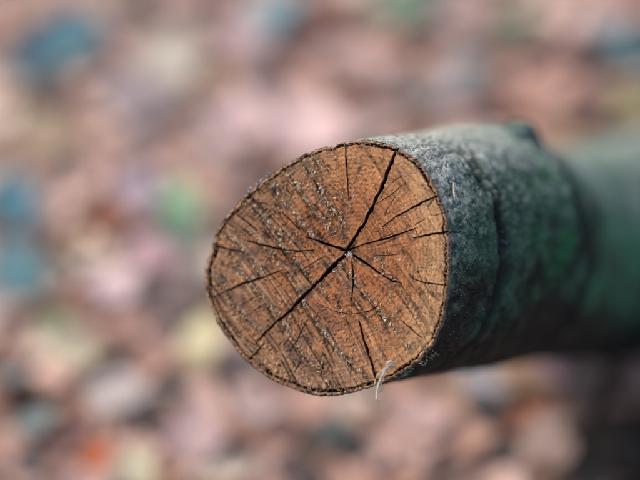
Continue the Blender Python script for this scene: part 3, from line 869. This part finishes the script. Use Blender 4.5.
def region(x, y):
    if y < 130: v = 'behind the log' if x > 330 else 'in the upper left behind the cut'
    elif x < 210: v = 'left of the cut face' if y < 330 else 'in the lower left'
    elif y > 330: v = 'below the cut face' if x < 400 else 'under the mossy log'
    else: v = 'around the log'
    return v
count, tries = 0, 0
DIRS = ['right of', 'above and right of', 'above', 'above and left of', 'left of', 'below and left of', 'below', 'below and right of']
shorts = [f[4].split(' leaf')[0] + ' leaf' for f in FEAT]
SHORT = [(f[0], f[1], sh) for f, sh in zip(FEAT, shorts) if shorts.count(sh) == 1 and sh.split(' leaf')[0] not in PAL]
used = set()
taken = [(f[0], f[1]) for f in FEAT]
while count < 245 and tries < 20000:
    tries += 1
    x, y = rng.uniform(-15, 655), rng.uniform(-12, 500)
    P, t = on_ground(x, y, 0.02)
    if rng.uniform() > (1.15 / t) ** 1.0: continue
    if 235 < x < 640 and 170 < y < 345: continue             # hidden behind the log
    if min((x - a) ** 2 + (y - c) ** 2 for a, c in taken) < 20 ** 2: continue
    taken.append((x, y))
    k = names[rng.choice(len(names), p=PW)]
    jit = 1 + 0.08 * rng.normal()
    z = float(ground_z(P[0], P[1])) + rng.uniform(0.014, 0.028)
    o = place_leaf((P[0], P[1], z), rng.uniform(0.032, 0.050), PAL[k] * jit, tilt=0.2, wide=rng.uniform(1.0, 1.4))
    best = None
    for d2, sh, dx, dy in sorted((((x - a) ** 2 + (y - c) ** 2), sh, x - a, y - c) for a, c, sh in SHORT)[:5]:
        ang = math.degrees(math.atan2(-dy, dx)) % 360
        lab = f'{k} dry leaf lying {DIRS[int((ang + 22.5) // 45) % 8]} the {sh}'
        if lab not in used:
            best = lab; break
    used.add(best)
    tag(o, best or f'{k} dry leaf lying blurred in the litter {region(x, y)}', 'leaf', 'dry leaves scattered over the forest floor')
    count += 1

# the rest of the litter as one mass
NL = 52000
lx = rng.uniform(-2.6, 2.6, NL); ly = rng.uniform(-1.6, 4.6, NL)
dens = np.exp(-np.maximum(0, np.hypot(lx, ly - 1.15) - 1.0) * 0.6)
keep = rng.uniform(size=NL) < dens
lx, ly = lx[keep], ly[keep]
VV, FFs, TT = [], [], []
off = 0
kk = rng.choice(len(names), p=PW, size=len(lx))
for i in range(len(lx)):
    V, F = SMALL[rng.integers(NSH)]
    sc = rng.uniform(0.024, 0.044)
    a = rng.uniform(0, 2*math.pi); e = Matrix.Rotation(a, 3, 'Z') @ Matrix.Rotation(rng.normal() * 0.15, 3, 'X') @ Matrix.Rotation(rng.normal() * 0.15, 3, 'Y')
    V2 = (V * np.array([rng.uniform(0.9, 1.4), 1, 1]) * sc) @ np.array(e).T
    V2[:, 0] += lx[i]; V2[:, 1] += ly[i]; V2[:, 2] += rng.uniform(0.0, 0.016)
    VV.append(V2); FFs.append(F + off); off += len(V)
    c = PAL[names[kk[i]]] * (0.92 + 0.11 * rng.normal())
    TT.append(np.tile(c, (len(V), 1)))
VV = np.concatenate(VV); VV[:, 2] += ground_z(VV[:, 0], VV[:, 1])
lit = link('leaf_litter', make_mesh('leaf_litter', VV, np.concatenate(FFs), np.concatenate(TT)), M_litter)
tag(lit, 'dense layer of dry pinkish brown leaves covering the forest floor', kind='stuff')

# ------------------------------------------------------------------ stump under the log, twigs
base = to_world(np.array([0.292, -0.202, 1.09])); base[2] = 0.0
top_z = 0.172
stump = empty('tree_stump', base)
tag(stump, 'dark shaded tree stump propping up the log at the right edge', 'stump')
n_ = 40
zz = np.linspace(-0.02, top_z, n_)
aa = np.linspace(0, 2*math.pi, 96, endpoint=False)
rad = 0.056 + 0.014 * np.exp(-np.maximum(zz, 0) / 0.04)
V = []
for i in range(n_):
    fl = np.exp(-max(zz[i], 0) / 0.05)
    r_ = rad[i] * (1 + 0.10 * fl * np.cos(aa * 5 + 0.6) + 0.05 * noise(np.cos(aa) * 5, np.sin(aa) * 5, zz[i] * 6, 400) + 0.03 * noise(np.cos(aa) * 16, np.sin(aa) * 16, zz[i] * 20, 401))
    V.append(np.stack([base[0] + r_ * np.cos(aa), base[1] + r_ * np.sin(aa), np.full(96, zz[i])], -1))
V = np.concatenate(V)
link('bark', make_mesh('stump_bark', V, grid_faces(n_, 96, True)), M_stump, stump)
rg = V[-96:]
cv = np.concatenate([rg, rg.mean(0)[None] + np.array([0, 0, 0.002])])
link('cut_top', make_mesh('cut_top', cv, np.array([(i, (i + 1) % 96, 96) for i in range(96)])), rgb_mat('old_cut', (0.06, 0.045, 0.035), scale=80, lo=0.6, hi=1.4, bump=0.002), stump)
for ang, ln_ in [(-0.3, 0.08), (2.6, 0.07), (-1.0, 0.14), (0.6, 0.14)]:
    dv = np.array([math.cos(ang), math.sin(ang), 0])
    pth = np.array([base + dv * 0.04 + np.array([0, 0, 0.05]), base + dv * 0.075 + np.array([0, 0, 0.036]), base + dv * (0.075 + ln_ * 0.4) + np.array([0, 0, 0.022]), base + dv * (0.075 + ln_ * 0.75) + np.array([0, 0, 0.006]), base + dv * (0.075 + ln_) + np.array([0, 0, -0.02])])
    link('root', tube_mesh('root', pth, [0.028, 0.026, 0.022, 0.016, 0.01], 14, 0.2, int(ang * 10)), M_stump, stump)

def twig(pts, r0, label, side=True):
    P = np.array(pts); i = np.arange(len(P)).astype(float); t = np.linspace(0, len(P) - 1, 18)
    Q_ = np.stack([smooth_interp(t, i, P[:, a]) for a in range(3)], -1)
    root = empty('twig', (P[0][0], P[0][1], min(P[0][2], P[-1][2])))
    tag(root, label, 'twig')
    link('stem', tube_mesh('twig_stem', Q_, np.linspace(r0, r0 * 0.5, 18), 8, 0.25, int(r0 * 1e5)), M_twig, root)
    if side:
        a = Q_[9]; d = Q_[12] - Q_[9]
        b_ = a + d * 1.2 + np.array([0.02, 0.012, 0.012])
        link('side_shoot', tube_mesh('twig_shoot', np.array([a, (a + b_) / 2 + np.array([0, 0, .004]), b_]), [r0 * 0.5, r0 * 0.4, r0 * 0.2], 6, 0.2, 2), M_twig, root)
G = lambda x, y, z: on_ground(x, y, z)[0]
twig([at(618, 350, 1.00), at(609, 380, 1.03), at(595, 420, 1.05), G(575, 462, 0.05), G(558, 492, 0.03)], 0.0052, 'thin dark twig leaning from the log down to the leaves by the stump', False)
twig([G(96, 352, 0.036), G(118, 386, 0.04), G(140, 416, 0.036), G(158, 440, 0.03)], 0.0045, 'grey brown twig lying across the litter in the lower left')
twig([G(440, 478, 0.036), G(480, 452, 0.042), G(524, 430, 0.036)], 0.004, 'slender twig lying diagonally under the log near the bottom edge')
twig([G(0, 372, 0.03), G(22, 400, 0.04), G(46, 440, 0.04)], 0.006, 'thick dark twig in the bottom left corner')
